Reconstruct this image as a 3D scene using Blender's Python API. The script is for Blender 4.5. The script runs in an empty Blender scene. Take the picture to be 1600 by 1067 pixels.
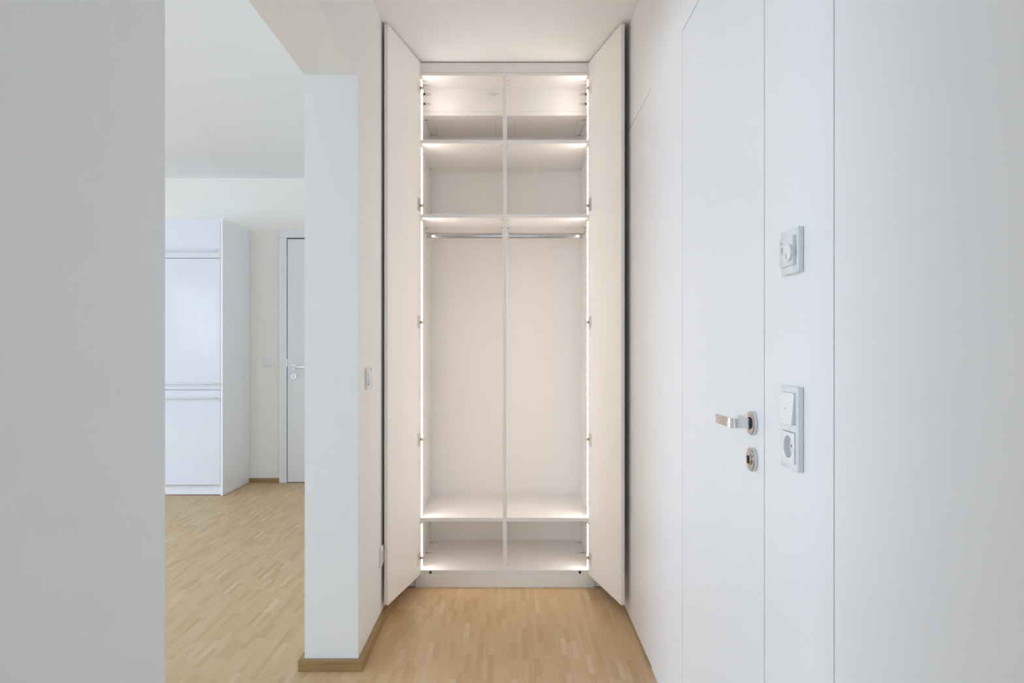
import bpy, bmesh, math, random
from mathutils import Vector, Matrix
random.seed(7)
C = bpy.context.scene.collection
PI = math.pi

# ---------------------------------------------------------------- camera, world, lights, exposure
sc = bpy.context.scene
sc.view_settings.view_transform = 'Standard'
sc.view_settings.look = 'None'
sc.view_settings.exposure = 0.0
sc.view_settings.gamma = 1.0
sc.view_settings.use_curve_mapping = False
F = 1111.0                        # focal length in pixels of the 1600 px wide frame
cam_d = bpy.data.cameras.new('camera')
cam = bpy.data.objects.new('camera', cam_d); C.objects.link(cam)
cam_d.sensor_width = 36.0
cam_d.lens = 36.0 * F / 1600.0
cam_d.shift_x = 1.0 / 1600.0
cam_d.shift_y = 11.5 / 1600.0
cam_d.clip_start = 0.02
cam.location = (0, 0, 1.18)
cam.rotation_euler = (PI / 2, 0, 0)
sc.camera = cam

world = bpy.data.worlds.new('daylight'); sc.world = world
world.use_nodes = True
world.node_tree.nodes['Background'].inputs[0].default_value = (0.80, 0.90, 1.0, 1)
world.node_tree.nodes['Background'].inputs[1].default_value = 0.6
sc.cycles.max_bounces = 16
sc.cycles.diffuse_bounces = 10
sc.cycles.sample_clamp_indirect = 6.0

DAY = (0.61, 0.79, 1.0)
TILT = PI / 2 - math.radians(24)      # sky light comes in slanting downwards
def area(name, loc, rot, sx, sy, power, col):
    l = bpy.data.lights.new(name, 'AREA'); l.shape = 'RECTANGLE'
    l.size = sx; l.size_y = sy; l.energy = power; l.color = col
    o = bpy.data.objects.new(name, l); C.objects.link(o)
    o.location = loc; o.rotation_euler = rot
    return o
# daylight entering through the openings of the flat
P_KF, P_KS, P_KL, P_CR = 66.0, 14.0, 322.0, 4.5
area('daylight_kitchen_front', (-2.6, -1.80, 1.35), (TILT, 0, 0), 1.9, 2.1, P_KF, DAY)
area('daylight_kitchen_small', (-5.62, -1.65, 1.70), (TILT, 0, 0), 0.85, 1.3, P_KS, DAY)
area('daylight_kitchen_side', (-7.00, 2.5, 1.5), (TILT, 0, -PI/2), 3.4, 2.0, P_KL, DAY)
area('daylight_corridor_end', (-0.0245, -2.16, 1.2), (PI/2, 0, 0), 1.0, 2.2, P_CR, (0.66, 0.81, 1.0))

LED_COL = (1.0, 0.89, 0.825)
LED_STR = 21.5

# ---------------------------------------------------------------- materials
def new_mat(name):
    m = bpy.data.materials.new(name); m.use_nodes = True
    return m, m.node_tree.nodes, m.node_tree.links, m.node_tree.nodes['Principled BSDF']
def plain(name, col, rough=0.5, metal=0.0, bump=0.0, bscale=60.0, coat=0.0, spec=0.5, var=0.0, stretch=(1, 1, 1)):
    m, n, l, b = new_mat(name)
    b.inputs['Base Color'].default_value = (*col, 1)
    b.inputs['Roughness'].default_value = rough
    b.inputs['Metallic'].default_value = metal
    b.inputs['Coat Weight'].default_value = coat
    b.inputs['Specular IOR Level'].default_value = spec
    if bump or var:
        g = n.new('ShaderNodeNewGeometry')
        mp = n.new('ShaderNodeMapping'); mp.inputs['Scale'].default_value = stretch
        l.new(g.outputs['Position'], mp.inputs['Vector'])
        t = n.new('ShaderNodeTexNoise'); t.inputs['Scale'].default_value = bscale
        t.inputs['Detail'].default_value = 4
        l.new(mp.outputs[0], t.inputs['Vector'])
        if bump:
            bp = n.new('ShaderNodeBump'); bp.inputs['Strength'].default_value = bump
            bp.inputs['Distance'].default_value = 0.001
            l.new(t.outputs['Fac'], bp.inputs['Height']); l.new(bp.outputs[0], b.inputs['Normal'])
        if var:
            r = n.new('ShaderNodeValToRGB')
            r.color_ramp.elements[0].position = 0.3; r.color_ramp.elements[1].position = 0.7
            r.color_ramp.elements[0].color = (*[c * (1 - var) for c in col], 1)
            r.color_ramp.elements[1].color = (*[min(1, c * (1 + var)) for c in col], 1)
            l.new(t.outputs['Fac'], r.inputs[0]); l.new(r.outputs[0], b.inputs['Base Color'])
    return m
M = {}
M['wall'] = plain('wall_paint', (0.85, 0.85, 0.845), 0.75, bump=0.25, bscale=260, spec=0.3)
M['wall_cream'] = plain('cream_wall_paint', (0.85, 0.815, 0.755), 0.8, bump=0.2, bscale=260, spec=0.3)
M['ceiling'] = plain('ceiling_paint', (0.86, 0.86, 0.86), 0.85, bump=0.15, bscale=200, spec=0.2)
M['ceiling_day_tint'] = plain('daylight_tinted_ceiling', (0.855, 0.865, 0.885), 0.85, bump=0.15, bscale=200, spec=0.2)  # neutral paint; slight blue puts the cool daylight into the colour
M['panel'] = plain('white_lacquer_panel', (0.85, 0.85, 0.855), 0.34, bump=0.03, bscale=30)
M['board'] = plain('white_melamine_board', (0.89, 0.87, 0.845), 0.42, bump=0.10, bscale=220, stretch=(1, 1, 0.35))
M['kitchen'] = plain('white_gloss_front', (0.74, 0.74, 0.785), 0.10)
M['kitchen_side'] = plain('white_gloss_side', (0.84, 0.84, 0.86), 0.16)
M['door_white'] = plain('white_door_paint', (0.80, 0.80, 0.80), 0.35, bump=0.05, bscale=120)
M['plastic'] = plain('white_plastic', (0.78, 0.78, 0.79), 0.18, spec=0.6)
M['plastic_grey'] = plain('shadow_grey_plastic', (0.42, 0.42, 0.43), 0.3)
M['chrome'] = plain('polished_chrome', (0.72, 0.70, 0.69), 0.07, 1.0)
M['rail'] = plain('chrome_rail_dark_reflection', (0.50, 0.48, 0.46), 0.10, 1.0)  # chrome darkened: the dim corridor it reflects is put into the colour
M['satin'] = plain('satin_steel', (0.70, 0.72, 0.75), 0.32, 1.0)
M['nickel'] = plain('nickel', (0.74, 0.70, 0.66), 0.32, 1.0)
M['alu'] = plain('aluminium_profile', (0.75, 0.75, 0.76), 0.4, 0.6)
M['handle_alu'] = plain('frosted_aluminium', (0.74, 0.76, 0.80), 0.3, 0.35)
M['black'] = plain('black_rubber', (0.012, 0.012, 0.012), 0.5)
M['dark'] = plain('dark_gap_shade', (0.02, 0.018, 0.016), 0.9)  # near-black colour standing in for shade inside gaps
M['print'] = plain('grey_print', (0.25, 0.24, 0.24), 0.8)
M['beige_plastic'] = plain('beige_connector', (0.70, 0.62, 0.55), 0.4)
M['line'] = plain('joint_shadow_line', (0.36, 0.34, 0.31), 0.8)
M['led_tail'] = plain('led_diffuser_end', (0.85, 0.80, 0.75), 0.4)

def led_mat():
    m, n, l, b = new_mat('lit_led_diffuser')
    b.inputs['Base Color'].default_value = (0.9, 0.88, 0.85, 1)
    b.inputs['Emission Color'].default_value = (*LED_COL, 1)
    b.inputs['Emission Strength'].default_value = LED_STR
    return m
M['led'] = led_mat()

def oak(name, source):
    """oak wood, grain along world Y (or X); source: 'attr', 'object' or a fixed tone"""
    m, n, l, b = new_mat(name)
    ramp = n.new('ShaderNodeValToRGB'); e = ramp.color_ramp.elements
    e[0].position = 0.0; e[0].color = (0.455, 0.295, 0.138, 1)
    e[1].position = 1.0; e[1].color = (0.660, 0.500, 0.320, 1)
    k = e.new(0.45); k.color = (0.555, 0.390, 0.212, 1)
    g = n.new('ShaderNodeNewGeometry')
    off = n.new('ShaderNodeCombineXYZ')
    if source == 'attr':
        s = n.new('ShaderNodeAttribute'); s.attribute_name = 'tone'; tone = s.outputs['Fac']
        s2 = n.new('ShaderNodeSeparateColor'); l.new(s.outputs['Color'], s2.inputs[0])
        tone = s2.outputs[0]; rnd = s2.outputs[1]
    elif source == 'object':
        s = n.new('ShaderNodeObjectInfo')
        s2 = n.new('ShaderNodeSeparateColor'); l.new(s.outputs['Color'], s2.inputs[0])
        tone = s2.outputs[0]; rnd = s2.outputs[1]
    mul = n.new('ShaderNodeMath'); mul.operation = 'MULTIPLY'; mul.inputs[1].default_value = 37.0
    l.new(rnd, mul.inputs[0]); l.new(mul.outputs[0], off.inputs[2])
    add = n.new('ShaderNodeVectorMath'); add.operation = 'ADD'
    l.new(g.outputs['Position'], add.inputs[0]); l.new(off.outputs[0], add.inputs[1])
    mp = n.new('ShaderNodeMapping'); mp.inputs['Scale'].default_value = (260, 9, 20)
    l.new(add.outputs[0], mp.inputs['Vector'])
    t = n.new('ShaderNodeTexNoise'); t.inputs['Scale'].default_value = 1.0; t.inputs['Detail'].default_value = 5
    t.inputs['Roughness'].default_value = 0.65
    l.new(mp.outputs[0], t.inputs['Vector'])
    # tone + (noise-.5)*amount
    ma = n.new('ShaderNodeMath'); ma.operation = 'MULTIPLY_ADD'; ma.inputs[1].default_value = 0.55; ma.inputs[2].default_value = -0.275
    l.new(t.outputs['Fac'], ma.inputs[0])
    sm = n.new('ShaderNodeMath'); sm.operation = 'ADD'; sm.use_clamp = True
    l.new(ma.outputs[0], sm.inputs[0]); l.new(tone, sm.inputs[1])
    l.new(sm.outputs[0], ramp.inputs[0])
    l.new(ramp.outputs[0], b.inputs['Base Color'])
    b.inputs['Roughness'].default_value = 0.46
    b.inputs['Specular IOR Level'].default_value = 0.35
    bp = n.new('ShaderNodeBump'); bp.inputs['Strength'].default_value = 0.15; bp.inputs['Distance'].default_value = 0.0006
    l.new(t.outputs['Fac'], bp.inputs['Height']); l.new(bp.outputs[0], b.inputs['Normal'])
    return m
M['oak_attr'] = oak('oak_parquet', 'attr')
M['oak_obj'] = oak('oak_parquet_strip', 'object')

def skirting_mat(name, axis):
    m, n, l, b = new_mat(name)
    g = n.new('ShaderNodeNewGeometry')
    mp = n.new('ShaderNodeMapping')
    mp.inputs['Scale'].default_value = (8, 300, 260) if axis == 'x' else (300, 8, 260)
    l.new(g.outputs['Position'], mp.inputs['Vector'])
    t = n.new('ShaderNodeTexNoise'); t.inputs['Scale'].default_value = 1.0; t.inputs['Detail'].default_value = 5
    l.new(mp.outputs[0], t.inputs['Vector'])
    r = n.new('ShaderNodeValToRGB')
    r.color_ramp.elements[0].position = 0.3; r.color_ramp.elements[1].position = 0.72
    r.color_ramp.elements[0].color = (0.25, 0.150, 0.055, 1)
    r.color_ramp.elements[1].color = (0.40, 0.262, 0.112, 1)
    l.new(t.outputs['Fac'], r.inputs[0]); l.new(r.outputs[0], b.inputs['Base Color'])
    b.inputs['Roughness'].default_value = 0.4
    return m
M['skirt_x'] = skirting_mat('oak_skirting_across', 'x')
M['skirt_y'] = skirting_mat('oak_skirting_along', 'y')

# ---------------------------------------------------------------- mesh helpers
def bx(bm, x0, x1, y0, y1, z0, z1, bev=0.0, seg=2):
    x0, x1 = sorted((x0, x1)); y0, y1 = sorted((y0, y1)); z0, z1 = sorted((z0, z1))
    tmp = bmesh.new()
    bmesh.ops.create_cube(tmp, size=1.0)
    for v in tmp.verts:
        v.co = Vector(((x0 + x1) / 2 + v.co.x * (x1 - x0), (y0 + y1) / 2 + v.co.y * (y1 - y0), (z0 + z1) / 2 + v.co.z * (z1 - z0)))
    if bev:
        bmesh.ops.bevel(tmp, geom=list(tmp.edges), offset=bev, segments=seg, profile=0.5, affect='EDGES', clamp_overlap=True)
    me = bpy.data.meshes.new('tmp'); tmp.to_mesh(me); tmp.free()
    bm.from_mesh(me); bpy.data.meshes.remove(me)
    return bm
def box(x0, x1, y0, y1, z0, z1, bev=0.0, seg=2):
    return bx(bmesh.new(), x0, x1, y0, y1, z0, z1, bev, seg)
def prism(bm, pts, lo, hi, plane='yz', bev=0.0):
    """polygon extruded along the axis missing from plane"""
    def P(a, b_, c):
        return {'yz': (c, a, b_), 'xz': (a, c, b_), 'xy': (a, b_, c)}[plane]
    tmp = bmesh.new()
    a = [tmp.verts.new(P(p[0], p[1], lo)) for p in pts]
    b = [tmp.verts.new(P(p[0], p[1], hi)) for p in pts]
    tmp.faces.new(a); tmp.faces.new(b[::-1])
    n = len(pts)
    for i in range(n):
        j = (i + 1) % n
        tmp.faces.new((a[j], a[i], b[i], b[j]))
    bmesh.ops.recalc_face_normals(tmp, faces=tmp.faces)
    if bev:
        bmesh.ops.bevel(tmp, geom=list(tmp.edges), offset=bev, segments=2, profile=0.5, affect='EDGES', clamp_overlap=True)
    me = bpy.data.meshes.new('tmp'); tmp.to_mesh(me); tmp.free()
    bm.from_mesh(me); bpy.data.meshes.remove(me)
    return bm
def lathe(bm, prof, origin, axis, n=40):
    """prof: list of (r, h) along the axis from origin"""
    axis = Vector(axis).normalized()
    u = axis.orthogonal().normalized(); w = axis.cross(u)
    o = Vector(origin); rings = []
    new = []
    for r, h in prof:
        ring = [bm.verts.new(o + axis * h + (u * math.cos(2 * PI * k / n) + w * math.sin(2 * PI * k / n)) * max(r, 1e-5)) for k in range(n)]
        rings.append(ring)
    for a, b in zip(rings, rings[1:]):
        for k in range(n):
            new.append(bm.faces.new((a[k], a[(k + 1) % n], b[(k + 1) % n], b[k])))
    new.append(bm.faces.new(rings[0][::-1])); new.append(bm.faces.new(rings[-1]))
    bmesh.ops.recalc_face_normals(bm, faces=new)
    return bm
def obj(name, bm, mat, parent=None, smooth=False):
    me = bpy.data.meshes.new(name); bm.to_mesh(me); bm.free()
    me.materials.append(mat)
    if smooth:
        me.shade_smooth()
        try: me.set_sharp_from_angle(angle=math.radians(32))
        except Exception: pass
    o = bpy.data.objects.new(name, me); C.objects.link(o)
    if parent is not None:
        o.parent = parent
        o.matrix_parent_inverse = parent.matrix_world.inverted() if parent.type == 'EMPTY' else Matrix.Identity(4)
    return o
def struct(name, bm, mat, label=None, smooth=False):
    o = obj(name, bm, mat, None, smooth); o['kind'] = 'structure'
    if label: o['label'] = label; 
    return o
def empty(name, loc, label=None, cat=None, group=None, kind=None):
    o = bpy.data.objects.new(name, None); C.objects.link(o)
    o.location = loc; o.empty_display_size = 0.05
    o.matrix_world = Matrix.Translation(loc)
    if label: o['label'] = label
    if cat: o['category'] = cat
    if group: o['group'] = group
    if kind: o['kind'] = kind
    return o
def tagged(o, label=None, cat=None):
    if label: o['label'] = label
    if cat: o['category'] = cat
    return o

# ---------------------------------------------------------------- key dimensions
XR = 0.516           # face of right wall
XL = -0.565          # corridor face of left wall
XK = -0.762          # kitchen face of that wall
H = 2.60             # corridor ceiling
HK = 2.69            # kitchen ceiling
YB = 6.28            # kitchen back wall
YE = 4.13            # corridor end wall
JN, JF = 1.16, 2.621 # near and far end of the opening in the left wall
OPH = 2.19           # height of the opening
XK0 = -6.3           # far left wall of kitchen
YF = -1.2            # kitchen front wall

# ---------------------------------------------------------------- structure
floor = struct('floor', box(XK0 - 0.2, 0.75, -2.3, YB + 0.2, -0.12, -0.009), M['skirt_y'], 'small-strip oak parquet floor running through corridor and kitchen')
bm = box(XL - 0.197, 0.75, -2.3, YE + 0.15, H, H + 0.09)
struct('ceiling', bm, M['ceiling'], 'white corridor ceiling')
struct('ceiling', box(XK0 - 0.2, 0.75, -2.3, YB + 0.2, HK, HK + 0.1), M['ceiling_day_tint'], 'white kitchen ceiling')

bm = bmesh.new()   # left wall with the opening: one outline in YZ, extruded in X
prism(bm, [(-2.2, -0.009), (-1.05, -0.009), (-1.05, OPH), (0.30, OPH), (0.30, -0.009), (JN, -0.009), (JN, OPH), (JF, OPH), (JF, -0.009), (YB, -0.009), (YB, HK), (-2.2, HK)], XK, XL, 'yz')  # second, nearer opening is unseen, added to let daylight onto the right wall
struct('wall_left', bm, M['wall'], 'white plaster wall between corridor and kitchen with a wide opening')
struct('wall_back', box(XK, 0.75, YE, YE + 0.12, -0.009, HK), M['wall'])
bm = box(XK0 - 0.2, XK + 0.01, YB, YB + 0.15, -0.009, HK)
struct('wall_kitchen_back', bm, M['wall_cream'], 'cream kitchen wall behind the tall cabinet')
# kitchen outer walls with window openings
bm = box(XK0 - 0.15, XK0, YF, 0.8, -0.009, HK)
bx(bm, XK0 - 0.15, XK0, 4.2, YB, -0.009, HK); bx(bm, XK0 - 0.15, XK0, 0.8, 4.2, 2.3, HK); bx(bm, XK0 - 0.15, XK0, 0.8, 4.2, -0.009, 0.3)
struct('wall_kitchen_left', bm, M['wall'])
bm = box(XK0, -6.05, YF - 0.15, YF, -0.009, HK)
bx(bm, -5.2, -3.55, YF - 0.15, YF, -0.009, HK); bx(bm, -1.65, XK, YF - 0.15, YF, -0.009, HK)
bx(bm, -3.55, -1.65, YF - 0.15, YF, 2.3, HK); bx(bm, -3.55, -1.65, YF - 0.15, YF, -0.009, 0.2)
bx(bm, -6.05, -5.2, YF - 0.15, YF, 2.3, HK); bx(bm, -6.05, -5.2, YF - 0.15, YF, -0.009, 1.0)
struct('wall_kitchen_front', bm, M['wall'])
bm = box(XK, -0.54, -2.3, -2.15, -0.009, H)
bx(bm, 0.49, 0.75, -2.3, -2.15, -0.009, H); bx(bm, -0.54, 0.49, -2.3, -2.15, 2.32, H)
struct('wall_front', bm, M['wall'])
def window_frame(name, horizontal, a0, a1, z0, z1, c, mull):
    w = empty(name, ((a0 + a1) / 2, c, z0) if horizontal else (c, (a0 + a1) / 2, z0), kind='structure')
    def piece(nm, p0, p1, q0, q1):
        if horizontal: b = box(p0, p1, c - 0.035, c + 0.035, q0, q1, 0.003)
        else: b = box(c - 0.035, c + 0.035, p0, p1, q0, q1, 0.003)
        obj(nm, b, M['door_white'], w)
    t = 0.06
    piece('window_jamb', a0, a0 + t, z0, z1); piece('window_jamb', a1 - t, a1, z0, z1)
    piece('window_rail', a0 + t, a1 - t, z0, z0 + t); piece('window_rail', a0 + t, a1 - t, z1 - t, z1)
    for m_ in mull: piece('mullion', m_ - 0.04, m_ + 0.04, z0 + t, z1 - t)
window_frame('window_1', True, -3.55, -1.65, 0.2, 2.3, YF - 0.06, [-2.6])
window_frame('window_4', True, -6.05, -5.2, 1.0, 2.3, YF - 0.06, [-5.62])
window_frame('window_2', False, 0.8, 4.2, 0.3, 2.3, XK0 - 0.06, [1.93, 3.07])
window_frame('window_3', True, -0.54, 0.49, 0.0, 2.32, -2.2, [])

# right wall: backing with flush white boards
wr = struct('wall_right', box(XR + 0.020, 0.70, -2.2, YE, -0.009, H), M['dark'], 'wall clad in flush white lacquered boards')
T = 0.018
def rbox(y0, y1, z0, z1): return box(XR, XR + T, y0, y1, z0, z1, 0.0006, 1)
Z0, ZT = 0.0015, 2.5975
DT = 2.138           # top of flush doors
obj('wall_panel', rbox(-2.15, 1.1353, Z0, ZT), M['panel'], wr)
obj('wall_panel', rbox(1.1395, 1.4490, Z0, ZT), M['panel'], wr)
bm = bmesh.new()
prism(bm, [(1.4495, DT + 0.003), (2.148, DT + 0.003), (2.148, Z0), (2.6165, Z0), (2.6165, DT + 0.003), (YE - 0.003, DT + 0.003), (YE - 0.003, ZT), (1.4495, ZT)], XR, XR + T, 'yz')
obj('wall_panel', bm, M['panel'], wr)
obj('wall_panel', rbox(3.462, YE - 0.003, Z0, DT), M['panel'], wr)

# flush door in the right wall, chrome lever
d1 = empty('door_1', (XR, 1.8, 0), 'flush white door with chrome lever in the right wall', kind='structure')
obj('door_leaf', rbox(1.4530, 2.1455, 0.004, DT), M['panel'], d1)
d2 = empty('door_2', (XR, 3.04, 0), 'flush white door at the far end of the right wall', kind='structure')
obj('door_leaf', rbox(2.6195, 3.4590, 0.010, DT), M['panel'], d2)

HY, HZ = 1.514, 1.022
o = obj('door_handle', lathe(bmesh.new(), [(0.0250, 0.0), (0.0258, 0.001), (0.0258, 0.0065), (0.0245, 0.0085), (0.0125, 0.009), (0.0120, 0.0085)], (XR, HY, HZ), (-1, 0, 0), 48), M['chrome'], d1, True)
o['label'] = 'round chrome rosette with lever'
# neck: flat blade standing off the rosette, rounded bend, then blade parallel to the door
XN = XR - 0.0500     # outer plane of the lever
lv = bmesh.new()
hh = 0.0105; th = 0.0068
path_o = []          # outline in XY (outer skin) with a rounded bend
R = 0.009
yn0, yn1 = HY - th / 2 - 0.002, HY + th / 2 - 0.002
outer = [(XR - 0.009, yn0)]
for k in range(0, 7):
    a = PI / 2 * k / 6
    outer.append((XN + R - R * math.sin(a), yn0 + R - R * math.cos(a)))
outer.append((XN + 0.0005, 1.6235))
outer.append((XN + 0.0022, 1.6250))
ri = R - th if R > th else 0.002
inner = [(XN + th, 1.6250)]
for k in range(6, -1, -1):
    a = PI / 2 * k / 6
    inner.append((XN + th + 0.003 - 0.003 * math.sin(a), yn1 + 0.003 - 0.003 * math.cos(a)))
inner.append((XR - 0.009, yn1))
prism(lv, outer + inner, HZ - hh, HZ + hh, 'xy')
lever = obj('lever', lv, M['chrome'], o, True)
bmd = lever.modifiers.new('edge', 'BEVEL'); bmd.width = 0.0008; bmd.segments = 2; bmd.limit_method = 'ANGLE'
cl = obj('dark_reflection_ring', lathe(bmesh.new(), [(0.0132, 0.0), (0.0132, 0.002), (0.0122, 0.0028)], (XR - 0.0085, HY, HZ), (-1, 0, 0), 32), M['black'], o, True)  # black ring stands in for dark reflections at the base of the neck
EZ = 0.945
e1 = obj('lock_rosette', lathe(bmesh.new(), [(0.0250, 0.0), (0.0258, 0.001), (0.0258, 0.0065), (0.0245, 0.0085)], (XR, HY, EZ), (-1, 0, 0), 48), M['chrome'], d1, True)
obj('lock_cylinder', lathe(bmesh.new(), [(0.0115, 0.0), (0.0115, 0.0025), (0.0105, 0.0035)], (XR - 0.0085, HY, EZ), (-1, 0, 0), 32), M['chrome'], e1, True)
obj('lock_slot', box(XR - 0.0085, XR - 0.0140, HY - 0.0040, HY + 0.0040, EZ - 0.0085, EZ + 0.0085, 0.001), M['black'], e1)

# ---- skirting
bm = bmesh.new()
prism(bm, [(XL, JF), (XL + 0.019, JF - 0.022), (XL + 0.019, 3.518), (XL, 3.518)], 0.0, 0.040, 'xy', 0.0015)
bl = struct('baseboard_left', bm, M['skirt_y'], 'narrow oak skirting along the left wall')
bm = bmesh.new()
prism(bm, [(XL, JF), (XL + 0.019, JF - 0.022), (XK - 0.019, JF - 0.022), (XK, JF)], 0.0, 0.040, 'xy', 0.0015)
struct('baseboard_jamb', bm, M['skirt_x'], 'oak skirting across the end of the wall')
bm = bmesh.new()
prism(bm, [(XK, JF), (XK - 0.019, JF - 0.022), (XK - 0.019, YB - 0.02), (XK, YB - 0.02)], 0.0, 0.040, 'xy', 0.0015)
struct('baseboard_kitchen_right', bm, M['skirt_y'])
struct('baseboard_kitchen', box(-2.305, -2.050, YB - 0.019, YB, 0.0, 0.040, 0.0015), M['skirt_x'], 'short oak skirting between cabinet and door')
struct('baseboard_near', box(XL, XL + 0.019, 0.30, JN, 0, 0.04, 0.0015), M['skirt_y'])
obj('screw', lathe(bmesh.new(), [(0.0028, 0), (0.0022, 0.0012)], (XL + 0.019, 2.905, 0.022), (1, 0, 0), 12), M['plastic'], bl)
# (the nail in the kitchen skirting)
# ---- parquet strips
SW, SL = 0.0218, 0.158
def visible_floor(x, y):
    if y < 2.38 or y > YB: return False
    if x > XL - 0.0 and x < XR: return y < YE
    return x < XK + 0.01
strips = []
ncol0 = int(math.floor((XK0) / SW)); ncol1 = int(math.ceil((XR + 0.02) / SW))
for c in range(ncol0, ncol1):
    x0 = c * SW
    ph = random.choice([0, 0, 0, 0.30, 0.30, 0.62, 0.12]) * SL + random.uniform(-0.002, 0.002)
    y = -2.2 - SL + ph
    while y < YB:
        y0, y1 = max(y, -2.2), min(y + SL, YB)
        cx = x0 + SW / 2
        yy = (y0 + y1) / 2
        incor = XL - 0.01 < cx < XR + 0.03
        opening = XK - 0.02 <= cx <= XL + 0.0
        ok = (incor and yy < YE) or (cx < XK + 0.02) or (opening and (JN - 0.1 < yy < JF + 0.1 or -1.15 < yy < 0.5))
        if ok and y1 - y0 > 0.01:
            r = random.random()
            if r < 0.04: tone = random.uniform(0.68, 0.88)
            elif r < 0.22: tone = random.uniform(0.18, 0.32)
            else: tone = min(0.75, max(0.25, random.gauss(0.48, 0.08)))
            strips.append((x0, y0, y1, tone, random.random()))
        y += SL
def in_view(x, y):
    if y < 2.35: return False
    px = 799 + F * x / y; py = 545 + F * 1.18 / y
    if px < 250 or px > 1030 or py > 1085: return False
    return True
cand = sorted([s for s in strips if in_view(s[0] + SW / 2, s[2]) and (s[2] - s[1]) > 0.12 and (s[0] > XL - 0.01 or s[0] < XK + 0.01 or s[2] < JF)], key=lambda s: s[1])
near = cand[:300]; nearset = set(near)
G = 0.00012
shared = bpy.data.meshes.new('parquet_strip')
b_ = box(0, SW - G, 0, SL - G, -0.009, 0.0, 0.0001, 1); b_.to_mesh(shared); b_.free(); shared.materials.append(M['oak_obj'])
for (x0, y0, y1, tone, rr) in near:
    o = bpy.data.objects.new('parquet_strip', shared); C.objects.link(o)
    o.location = (x0, y0, random.uniform(-0.00008, 0.00008)); o.scale = (1, (y1 - y0) / SL, 1)
    o.parent = floor
    o.color = (tone, rr, 0, 1)
verts = []; faces = []; cols = []
for s in strips:
    if s in nearset: continue
    x0, y0, y1, tone, rr = s
    dz = random.uniform(-0.00008, 0.00008); b = len(verts)
    for z in (-0.0088, dz):
        verts += [(x0, y0, z), (x0 + SW - G, y0, z), (x0 + SW - G, y1 - G, z), (x0, y1 - G, z)]
    faces += [(b+4, b+5, b+6, b+7), (b, b+1, b+5, b+4), (b+1, b+2, b+6, b+5), (b+2, b+3, b+7, b+6), (b+3, b, b+4, b+7)]
    cols += [(tone, rr, 0, 1)] * 8
me = bpy.data.meshes.new('parquet_strips'); me.from_pydata(verts, [], faces)
ca = me.color_attributes.new('tone', 'FLOAT_COLOR', 'POINT')
flat = [c for col in cols for c in col]; ca.data.foreach_set('color', flat)
me.materials.append(M['oak_attr'])
o = bpy.data.objects.new('parquet', me); C.objects.link(o); o.parent = floor; o['kind'] = 'stuff'

# ---------------------------------------------------------------- wardrobe
IL, IR = -0.461, 0.396            # inner faces of the side panels
OLX, ORX = IL - 0.018, IR + 0.018
YW = 3.519                        # front plane of the carcass
YBK = 4.077                       # face of the back panel
DX0, DX1 = -0.0420, -0.0230       # divider
ZB0, ZB1 = 0.0655, 0.085          # bottom panel
ZTP = 2.5325                      # underside of the top panel
wd = empty('wardrobe', ((IL + IR) / 2, 3.8, 0), 'tall white built-in wardrobe with two open doors and lit empty shelves', 'wardrobe')
E = 0.0005
for a, b in ((OLX, IL), (IR, ORX)):
    obj('side_panel', box(a, b, YW, 4.11, ZB0, ZTP + 0.0135, E, 1), M['board'], wd)
obj('back_panel', box(IL, IR, YBK, YBK + 0.010, ZB1, ZTP, 0), M['board'], wd)
obj('divider', box(DX0, DX1, YW + 0.0006, YBK, ZB1, ZTP, E, 1), M['board'], wd)
obj('top_panel', box(IL, IR, YW, YBK, ZTP, ZTP + 0.0135, E, 1), M['board'], wd)
obj('ceiling_filler', box(OLX, ORX, YW - 0.0012, YW + 0.02, ZTP + 0.0145, H - 0.0045, E, 1), M['board'], wd)
bp_ = obj('bottom_panel', box(IL, IR, YW, YBK, ZB0, ZB1, E, 1), M['board'], wd)
obj('plinth', box(OLX + 0.005, ORX - 0.002, YW - 0.004, YW + 0.014, 0.0005, 0.0585, 0.0008, 2), M['board'], wd)
obj('plinth_rail', box(OLX + 0.006, ORX - 0.003, YW + 0.004, YW + 0.03, 0.0585, ZB0, 0), M['board'], wd)
for a, b in ((XL + 0.002, OLX + 0.003), (ORX - 0.0005, XR - 0.002)):
    obj('side_filler', box(a, b, YW + 0.006, YW + 0.024, 0.003, H - 0.004, E, 1), M['board'], wd)
ends = ((IL, DX0), (DX1, IR))
for z0, z1 in ((2.197, 2.2150), (1.829, 1.8465), (0.3255, 0.3435)):
    for a, b in ends:
        s = obj('shelf', box(a + 0.0003, b - 0.0003, YW + 0.001, YBK - 0.0005, z0, z1, E, 1), M['board'], wd)
        if z0 > 1:
            for yy in (3.556, 4.015):
                for xx, dr in ((a, 1), (b, -1)):
                    obj('shelf_pin', lathe(bmesh.new(), [(0.0025, 0), (0.0025, 0.009), (0.002, 0.010)], (xx, yy, z0 - 0.0032), (dr, 0, 0), 10), M['nickel'], s)
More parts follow.
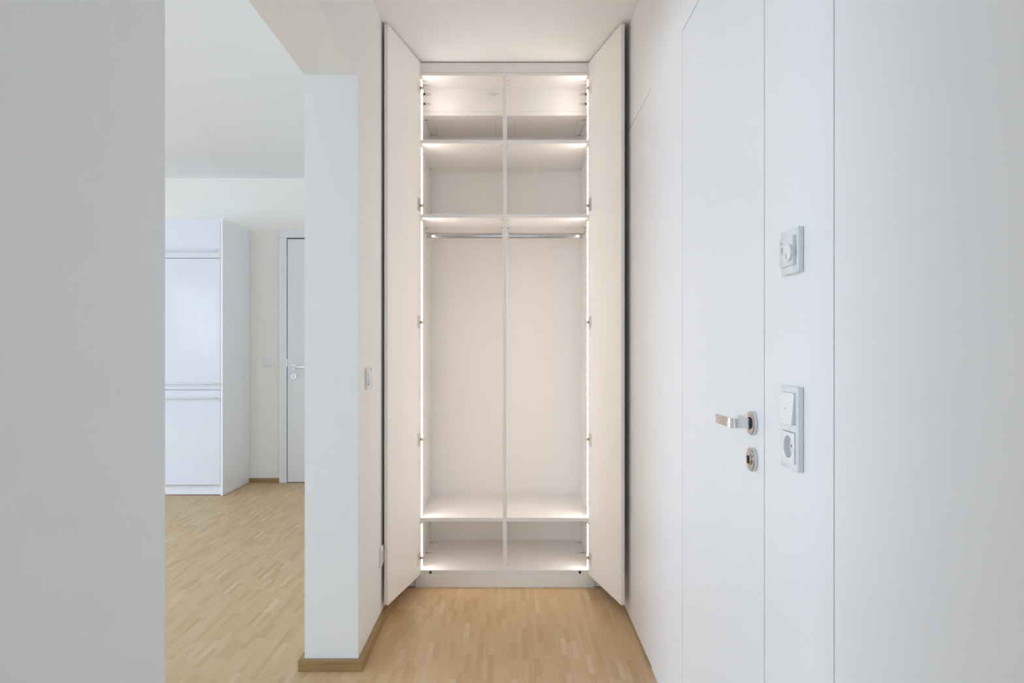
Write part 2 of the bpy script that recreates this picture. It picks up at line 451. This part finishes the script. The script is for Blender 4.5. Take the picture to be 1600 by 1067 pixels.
# box at the top, behind: front board with a joint, underside with rounded hatch
BY, BZ = 3.697, 2.3927
hatches = ((-0.416, -0.086), (-0.016 + 0.035, 0.351))
for i, (a, b) in enumerate(ends):
    obj('upper_board', box(a, b, BY, BY + 0.016, BZ + 0.0215, ZTP, 0), M['board'], wd)
    obj('lower_board', box(a, b, BY, BY + 0.016, BZ, BZ + 0.0205, 0), M['board'], wd)
    u = obj('soffit_board', box(a, b, BY + 0.016, YBK, BZ, BZ + 0.014, 0), M['board'], wd)
    # hatch: thin rounded rectangular plate, 1 mm proud with a shadow joint
    hx0, hx1 = hatches[i]; hy0, hy1 = BY + 0.065, YBK - 0.035
    def rr(x0, x1, y0, y1, r):
        p = []
        for cx, cy, a0 in ((x1 - r, y1 - r, 0), (x0 + r, y1 - r, PI / 2), (x0 + r, y0 + r, PI), (x1 - r, y0 + r, 1.5 * PI)):
            for k in range(7):
                t = a0 + PI / 2 * k / 6; p.append((cx + r * math.cos(t), cy + r * math.sin(t)))
        return p
    obj('hatch_joint', prism(bmesh.new(), rr(hx0 - 0.0012, hx1 + 0.0012, hy0 - 0.0012, hy1 + 0.0012, 0.031), BZ - 0.0003, BZ + 0.001, 'xy'), M['line'], u)
    obj('hatch', prism(bmesh.new(), rr(hx0, hx1, hy0, hy1, 0.03), BZ - 0.0012, BZ + 0.002, 'xy'), M['board'], u)
# two small lines of printed text on the box front (unreadable in the photo: kept as tiny letter marks)
pr = bmesh.new()
def marks(xc, z, n, w, h_):
    for k in range(n):
        x = xc - n * w / 2 + k * w
        if random.random() < 0.12: continue
        bx(pr, x, x + w * 0.55, BY - 0.0004, BY - 0.0001, z, z + h_ * random.uniform(0.6, 1.0))
marks((770.5 - 799) / 300.5, 1.18 + (545 - 147.0) / 300.5, 30, 0.0021, 0.0030)
marks((770.5 - 799) / 300.5, 1.18 + (545 - 149.6) / 300.5, 13, 0.0021, 0.0030)
o = obj('printed_text', pr, M['print'], wd); o['label'] = 'two tiny printed lines of lettering'

# tapered connector plates
def connector(pos, xdir, normal, small=False):
    """pos: point on the panel at the side wall; tapers along xdir; normal: panel normal"""
    p = Vector(pos); x = Vector((xdir, 0, 0)); nrm = Vector(normal); t = nrm.cross(x).normalized()
    L = 0.042 if not small else 0.014
    out = [(0.001, 0.0095), (0.018, 0.009), (L - 0.004, 0.0045), (L, 0.0025), (L, -0.0025), (L - 0.004, -0.0045), (0.018, -0.009), (0.001, -0.0095)] if not small else \
          [(0.001, 0.007), (L, 0.006), (L, -0.006), (0.001, -0.007)]
    b = bmesh.new()
    lo = [b.verts.new(p + x * a + t * c - nrm * 0.0002) for a, c in out]
    hi = [b.verts.new(p + x * a + t * c * 0.94 + nrm * 0.0012) for a, c in out]
    b.faces.new(lo); b.faces.new(hi)
    n = len(out)
    for k in range(n): b.faces.new((lo[k], lo[(k + 1) % n], hi[(k + 1) % n], hi[k]))
    bmesh.ops.recalc_face_normals(b, faces=b.faces)
    c = obj('connector', b, M['beige_plastic'] if not small else M['nickel'], wd)
    if not small:
        obj('connector_screw', lathe(bmesh.new(), [(0.0052, 0), (0.0052, 0.0008), (0.0045, 0.0012)], p + x * 0.009 + nrm * 0.001, nrm, 14), M['black'], c)
        obj('connector_clip', lathe(bmesh.new(), [(0.0032, 0), (0.0032, 0.0008), (0.0028, 0.0010)], p + x * 0.019 + nrm * 0.001, nrm, 12), M['nickel'], c)
for xs, dr in ((IL, 1), (IR, -1)):
    for yy in (3.578, 3.817, 4.015): connector((xs, yy, ZB1), dr, (0, 0, 1))
    for yy in (3.586, 3.647): connector((xs, yy, ZTP), dr, (0, 0, -1))
    for zz in (2.504, 2.453): connector((xs, BY, zz), dr, (0, -1, 0))
    for yy in (3.768, 4.034): connector((xs, yy, BZ), dr, (0, 0, -1))
for yy in (3.60, 3.78, 3.98): connector((DX1, yy, ZB1), 1, (0, 0, 1), True)
for yy in (3.586, 3.647): connector((DX1, yy, ZTP), 1, (0, 0, -1), True)

# LED strips, one per compartment and side
comps = ((ZB1 + 0.001, 0.3245), (0.3445, 1.828), (1.8475, 2.196), (2.216, ZTP - 0.001))
for side in (0, 1):
    for z0, z1 in comps:
        if side == 0: a0, a1, e0, e1 = IL, -0.4472, -0.4472, -0.4450
        else: a0, a1, e0, e1 = 0.3810, IR, 0.3788, 0.3810
        st = obj('led_strip', box(e0, e1, YW + 0.009, YW + 0.034, z0, z1 - 0.016), M['led'], wd)
        st['label'] = 'glowing warm white light strip'
        obj('led_profile', box(a0 if side == 0 else a0, a1, YW + 0.008, YW + 0.036, z0, z1, 0), M['alu'], st)
        obj('led_end_cap', box(e0, e1, YW + 0.008, YW + 0.035, z1 - 0.016, z1, 0), M['led_tail'], st)

# clothes rails
for a, b in ends:
    prof = []
    for k in range(28):
        t = 2 * PI * k / 28; st_ = math.sin(t); ct = math.cos(t)
        prof.append((3.805 + 0.0075 * ct, 1.786 + 0.0072 * st_ + (0.0068 if st_ > 0 else -0.0068)))
    bm = bmesh.new(); prism(bm, prof, a + 0.003, b - 0.003, 'yz')
    rail = obj('clothes_rail', bm, M['rail'], wd, True); rail['label'] = 'oval chrome hanging rail'
    for xx, dr in ((a, 1), (b, -1)):
        bm = box(xx, xx + dr * 0.0028, 3.796, 3.814, 1.768, 1.829, 0.0008)
        prof2 = [(3.805 + (p[0] - 3.805) * 1.35, 1.786 + (p[1] - 1.786) * 1.2) for p in prof]
        prism(bm, prof2, min(xx, xx + dr * 0.010), max(xx, xx + dr * 0.010), 'yz')
        bx(bm, xx, xx + dr * 0.014, 3.797, 3.813, 1.8262, 1.829, 0.0005)
        obj('rail_bracket', bm, M['nickel'], rail)
        obj('bracket_screw', lathe(bmesh.new(), [(0.0045, 0), (0.0045, 0.0012), (0.003, 0.002)], (xx + dr * 0.0105, 3.805, 1.8262), (0, 0, -1), 14), M['nickel'], rail, True)

# black bumpers
for xx in (-0.4007, 0.3390):
    obj('bumper', lathe(bmesh.new(), [(0.0068, 0), (0.0068, 0.002), (0.005, 0.003)], (xx, YW, 0.0748), (0, -1, 0), 24), M['black'], wd)

# doors
def door(side):
    if side == 'left': hin, near_ = Vector((-0.4460, 3.5165)), Vector((-0.5364, 3.088))
    else: hin, near_ = Vector((0.3792, 3.5165)), Vector((0.4767, 3.088))
    d = (near_ - hin); W = d.length; d.normalize()
    nrm = Vector((d.y, -d.x)) if side == 'left' else Vector((-d.y, d.x))   # outwards, to the wall
    if (side == 'left' and nrm.x > 0) or (side == 'right' and nrm.x < 0): nrm = -nrm
    TH = 0.0165
    def P(u, v): q = hin + d * u + nrm * v; return (q.x, q.y)
    z0, z1 = 0.0665, 2.5925
    bm = bmesh.new(); prism(bm, [P(0, 0), P(W, 0), P(W, TH), P(0, TH)], z0, z1, 'xy', 0.0007)
    dr = obj('wardrobe_door', bm, M['board'], wd)
    for py in (547, 657):
        zz = 1.18 - (py - 545) / 355.0
        c = P(W - 0.030, 0)
        obj('handle_screw', lathe(bmesh.new(), [(0.0042, 0), (0.0042, 0.001), (0.002, 0.0016)], (c[0], c[1], zz), (-nrm.x, -nrm.y, 0), 14), M['nickel'], dr)
    sgn = 1 if side == 'left' else -1
    xa = -0.455 if side == 'left' else 0.3905
    for py in (137, 321, 503.5, 686.5, 872):
        zz = 1.18 - (py - 545) / 317.0
        # flange on the door
        q = [P(0.006, -0.0016), P(0.056, -0.0016), P(0.056, 0.0004), P(0.006, 0.0004)]
        bm = bmesh.new(); prism(bm, q, zz - 0.031, zz + 0.031, 'xy', 0.0004)
        hg = obj('hinge', bm, M['nickel'], dr)
        q = [P(0.008, -0.0024), P(0.020, -0.0024), P(0.020, 0.0), P(0.008, 0.0)]
        obj('hinge_cup', prism(bmesh.new(), q, zz - 0.006, zz + 0.005, 'xy', 0.0004), M['black'], dr)
        # arm bridging to the carcass
        bm = box(xa, xa + sgn * 0.017, YW - 0.012, YW + 0.028, zz - 0.006, zz + 0.006, 0.0012)
        bx(bm, xa + sgn * 0.010, xa + sgn * 0.0205, YW - 0.010, YW + 0.030, zz - 0.009, zz + 0.009, 0.002)
        obj('hinge_arm', bm, M['nickel'], dr)
    return dr
door('left'); door('right')

# ---------------------------------------------------------------- right wall fittings
def rframe(y0, y1, z0, z1, t, r=0.002): return box(XR, XR - t, y0, y1, z0, z1, r, 3)
tc = 1.3565; ty0, ty1 = 1.2545, 1.3360
th_ = empty('thermostat', (XR, (ty0 + ty1) / 2, tc), 'white square room thermostat with a round dial above the light switch', 'thermostat')
obj('frame', rframe(ty0, ty1, tc - 0.0405, tc + 0.0405, 0.0100), M['plastic'], th_, True)
obj('cover', box(XR - 0.0095, XR - 0.0166, ty0 + 0.0090, ty1 - 0.0125, tc - 0.0265, tc + 0.0265, 0.0012, 2), M['plastic'], th_, True)
dy, dz = 1.2750, 1.3525
dl = obj('dial', lathe(bmesh.new(), [(0.0148, 0), (0.0148, 0.0040), (0.0140, 0.0048), (0.0, 0.0049)], (XR - 0.0166, dy, dz), (-1, 0, 0), 40), M['plastic'], th_, True)
obj('pointer', box(XR - 0.0215, XR - 0.0219, dy + 0.004, dy + 0.0053, dz - 0.011, dz - 0.001), M['print'], dl)
o = bmesh.new()
for k in range(9):       # scale marks round the dial
    a = 0.15 * PI + 0.85 * PI * k / 8
    cy, cz = dy + 0.0195 * math.sin(a), dz + 0.0195 * math.cos(a)
    if cy - 0.0008 > ty0 + 0.014: bx(o, XR - 0.0168, XR - 0.0170, cy - 0.0006, cy + 0.0006, cz - 0.0006, cz + 0.0006)
o = obj('scale_marks', o, M['print'], th_); o['kind'] = 'stuff'
obj('indicator_lamp', lathe(bmesh.new(), [(0.0014, 0), (0.0012, 0.0004)], (XR - 0.0166, 1.3115, 1.3730), (-1, 0, 0), 12), M['black'], th_)
o = bmesh.new(); prism(o, [(1.3135, 1.3655), (1.3100, 1.3655), (1.3118, 1.3520)], XR - 0.0171, XR - 0.0167, 'yz')
obj('slide_mark', o, M['print'], th_)

sy0, sy1 = 1.2545, 1.3360
def cut(o, x0, x1, y0, y1, z0, z1):
    c = obj('cutter', box(x0, x1, y0, y1, z0, z1), M['plastic'])
    md = o.modifiers.new('b', 'BOOLEAN'); md.object = c; md.operation = 'DIFFERENCE'; md.solver = 'EXACT'
    dg = bpy.context.evaluated_depsgraph_get(); dg.update()
    me = bpy.data.meshes.new_from_object(o.evaluated_get(dg)); me.name = 'frame'
    o.modifiers.clear(); o.data = me
    me.set_sharp_from_angle(angle=math.radians(25))
    bpy.data.objects.remove(c)
sw = empty('switch_with_socket', (XR, (sy0 + sy1) / 2, 1.035), 'white double wall plate with rocker switch over a round socket beside the flush door', 'switch')
fr_ = obj('frame', rframe(sy0, sy1, 0.9610, 1.1125, 0.0100), M['plastic'], sw, True)
rz0, rz1 = 1.0430, 1.1005
ry0, ry1 = sy0 + 0.0125, sy1 - 0.0110
cut(fr_, XR - 0.02, XR + 0.01, ry0 - 0.0006, ry1 + 0.0006, 0.9737, 1.0298)
bm = bmesh.new()
prism(bm, [(XR - 0.0090, rz0), (XR - 0.0176, rz0), (XR - 0.0126, rz1), (XR - 0.0090, rz1)], ry0, ry1, 'xz', 0.0005)
rk = obj('rocker', bm, M['plastic'], sw)
obj('rocker_mark', box(XR - 0.0152, XR - 0.0157, 1.298, 1.303, 1.0705, 1.0718), M['print'], rk)
obj('rocker_joint', box(XR - 0.0099, XR - 0.0102, ry0 - 0.0006, ry1 + 0.0006, rz0 - 0.0009, rz1 + 0.0009), M['plastic_grey'], sw)
# socket insert: square plate with a round well
kz0, kz1 = 0.9745, 1.0290
kc = (kz0 + kz1) / 2; ky = (ry0 + ry1) / 2
def socket_insert(xf, out, ya, yb, za, zb, parent, depth=0.006, r=0.0200):
    """plate with a round hole; xf = front plane; out = direction out of the wall (+1/-1 in x)"""
    b = bmesh.new(); n = 48
    cy, cz = (ya + yb) / 2, (za + zb) / 2
    ring = []; sq = []; low = []
    for k in range(n):
        a = 2 * PI * k / n; c_, s_ = math.cos(a), math.sin(a)
        m_ = max(abs(c_), abs(s_))
        ring.append(b.verts.new((xf, cy + r * c_, cz + r * s_)))
        sq.append(b.verts.new((xf, cy + (yb - ya) / 2 * c_ / m_, cz + (zb - za) / 2 * s_ / m_)))
        low.append(b.verts.new((xf - out * depth, cy + r * 0.97 * c_, cz + r * 0.97 * s_)))
    sb = [b.verts.new((v.co.x - out * (depth - 0.0002), v.co.y, v.co.z)) for v in sq]
    for k in range(n):
        j = (k + 1) % n
        b.faces.new((ring[k], ring[j], sq[j], sq[k])); b.faces.new((ring[k], ring[j], low[j], low[k])); b.faces.new((sq[k], sq[j], sb[j], sb[k]))
    bmesh.ops.recalc_face_normals(b, faces=b.faces)
    ins = obj('socket_insert', b, M['plastic'], parent, True)
    f = lathe(bmesh.new(), [(r * 0.97, 0), (r * 0.97, 0.0004)], (xf - out * depth, cy, cz), (out, 0, 0), 40)
    w = obj('socket_well', f, M['plastic'], parent)
    for s_ in (-1, 1):
        obj('pin_hole', lathe(bmesh.new(), [(0.0026, 0), (0.0026, 0.0002)], (xf - out * (depth - 0.0004), cy + s_ * 0.0095, cz), (out, 0, 0), 14), M['black'], w)
    for s_ in (-1, 1):
        obj('earth_clip', box(xf - out * depth, xf - out * 0.001, cy - 0.002, cy + 0.002, cz + s_ * (r * 0.97 - 0.0022) - 0.0008, cz + s_ * (r * 0.97 - 0.0022) + 0.0008), M['nickel'], w)
socket_insert(XR - 0.0122, -1, ry0, ry1, kz0, kz1, sw, depth=0.0110)

# ---------------------------------------------------------------- left wall fittings
ly0, ly1, lz0, lz1 = 2.742, 2.823, 1.0235, 1.1045
ls = empty('light_switch', (XL, (ly0 + ly1) / 2, (lz0 + lz1) / 2), 'white rocker light switch on the left corridor wall beside the wardrobe', 'switch')
obj('frame', box(XL, XL + 0.0100, ly0, ly1, lz0, lz1, 0.0018, 3), M['plastic'], ls, True)
bm = bmesh.new(); prism(bm, [(XL + 0.009, lz0 + 0.0130), (XL + 0.0165, lz0 + 0.0130), (XL + 0.0120, lz1 - 0.0120), (XL + 0.009, lz1 - 0.0120)], ly0 + 0.013, ly1 - 0.013, 'xz', 0.0005)
r_ = obj('rocker', bm, M['plastic'], ls)
obj('rocker_mark', box(XL + 0.0144, XL + 0.0148, 2.780, 2.784, 1.065, 1.0665), M['print'], r_)
oy0, oy1, oz0, oz1 = 3.035, 3.116, 0.246, 0.329
ws = empty('wall_socket', (XL, (oy0 + oy1) / 2, 0.2875), 'white wall socket low on the left wall half hidden by the wardrobe door', 'socket')
bm = bmesh.new()   # frame with slightly bowed vertical edge
pts = [(XL, oz0), (XL + 0.0088, oz0 + 0.002), (XL + 0.0095, oz0 + 0.006), (XL + 0.0095, oz1 - 0.006), (XL + 0.0088, oz1 - 0.002), (XL, oz1)]
prism(bm, pts, oy0, oy1, 'xz', 0.0005)
fr_ = obj('frame', bm, M['plastic'], ws)
cut(fr_, XL - 0.01, XL + 0.02, oy0 + 0.0124, oy1 - 0.0124, oz0 + 0.0124, oz1 - 0.0124)
socket_insert(XL + 0.0108, 1, oy0 + 0.013, oy1 - 0.013, oz0 + 0.013, oz1 - 0.013, ws, depth=0.0100)

# ---------------------------------------------------------------- kitchen: tall cabinet
KY = 5.695
kx0, kx1, kx2 = -2.930, -2.3300, -2.3105
kc_ = empty('tall_kitchen_cabinet', ((kx0 + kx2) / 2, 6.0, 0), 'tall glossy white kitchen cabinet with three bar handles against the cream wall', 'cabinet')
obj('side_panel', box(kx1 + 0.001, kx2, KY - 0.002, YB - 0.002, 0.004, 2.226, 0.0006, 1), M['kitchen_side'], kc_)
obj('carcass', box(kx0, kx1, KY + 0.045, YB - 0.002, 0.089, 2.222, 0.0), M['kitchen_side'], kc_)
obj('plinth', box(kx0, kx1, KY + 0.043, KY + 0.06, 0.006, 0.089, 0.0), M['kitchen_side'], kc_)
for (z0, z1), hz in (((1.9085, 2.224), (1.961,)), ((0.8535, 1.9045), (0.902,)), ((0.0915, 0.8495), (0.788,))):
    dd = obj('cabinet_door', box(kx0 + 0.001, kx1 - 0.0025, KY, KY + 0.02, z0, z1, 0.0008, 1), M['kitchen'], kc_)
    for z in hz:
        b = lathe(bmesh.new(), [(0.0045, 0), (0.0062, 0.002), (0.0062, 0.535), (0.0045, 0.537)], (-2.895, KY - 0.032, z), (1, 0, 0), 20)
        h_ = obj('bar_handle', b, M['handle_alu'], dd, True)
        for xx in (-2.875, -2.375):
            bx_ = lathe(bmesh.new(), [(0.0045, 0), (0.0045, 0.028)], (xx, KY, z), (0, -1, 0), 14)
            obj('handle_post', bx_, M['handle_alu'], dd, True)
# dark plinth shadow line is a real gap under the plinth

# kitchen light switch
X0 = (419.6 - 799) / 177.0
ks = empty('light_switch', (X0, YB, 1.061), 'small white light switch on the cream kitchen wall beside the door frame', 'switch')
obj('frame', box(X0 - 0.0405, X0 + 0.0405, YB - 0.010, YB, 1.061 - 0.0405, 1.061 + 0.0405, 0.0018, 2), M['plastic'], ks, True)
bm = bmesh.new(); prism(bm, [(YB - 0.009, 1.034), (YB - 0.0165, 1.034), (YB - 0.012, 1.088), (YB - 0.009, 1.088)], X0 - 0.0275, X0 + 0.0275, 'yz', 0.0005)
obj('rocker', bm, M['plastic'], ks)
obj('rocker_joint', box(X0 - 0.0285, X0 + 0.0285, YB - 0.0102, YB - 0.0098, 1.0330, 1.0890), M['plastic_grey'], ks)

# kitchen door with frame
d3 = empty('door_3', (-1.5, YB, 0), 'white kitchen door in a white frame', kind='structure')
fx0, fx1 = -2.047, -1.000
fr = [(fx0, fx0 + 0.068, 0.0, 2.157), (fx1 - 0.068, fx1, 0.0, 2.157), (fx0, fx1, 2.158, 2.225)]
for a, b, z0, z1 in fr:
    obj('architrave', box(a, b, YB - 0.018, YB - 0.0005, z0, z1, 0.0012), M['door_white'], d3)
obj('door_gap_shade', box(fx0 + 0.068, fx1 - 0.068, YB - 0.002, YB - 0.0005, 0.0, 2.158, 0), M['dark'], d3)  # near-black sheet paints the shade in the gap around the leaf
obj('door_leaf', box(fx0 + 0.0745, fx1 - 0.0745, YB - 0.014, YB - 0.003, 0.006, 2.1475, 0.0008), M['door_white'], d3)
obj('strike_plate', box(fx0 + 0.0665, fx0 + 0.0735, YB - 0.0185, YB - 0.003, 1.025, 1.090, 0), M['nickel'], d3)
hx = (459.4 - 799) / 177.0; hz = 1.0195
hd = obj('door_handle', lathe(bmesh.new(), [(0.0250, 0), (0.0250, 0.007), (0.0235, 0.008)], (hx, YB - 0.014, hz), (0, -1, 0), 32), M['satin'], d3, True)
bm = lathe(bmesh.new(), [(0.0095, 0), (0.0095, 0.040), (0.008, 0.043)], (hx, YB - 0.022, hz), (0, -1, 0), 20)
bx(bm, hx - 0.008, hx + 0.125, YB - 0.068, YB - 0.056, hz - 0.0095, hz + 0.0095, 0.003)
obj('lever', bm, M['satin'], hd, True)
kr = obj('lock_rosette', lathe(bmesh.new(), [(0.0255, 0), (0.0255, 0.007), (0.0240, 0.008), (0.013, 0.008), (0.0125, 0.0065)], (hx, YB - 0.014, 0.9365), (0, -1, 0), 32), M['satin'], d3, True)
bm = lathe(bmesh.new(), [(0.0042, 0), (0.0042, 0.0006)], (hx, YB - 0.0205, 0.9415), (0, -1, 0), 14)
bx(bm, hx - 0.0025, hx + 0.0025, YB - 0.0211, YB - 0.0205, 0.927, 0.941)
obj('keyhole', bm, M['black'], kr)
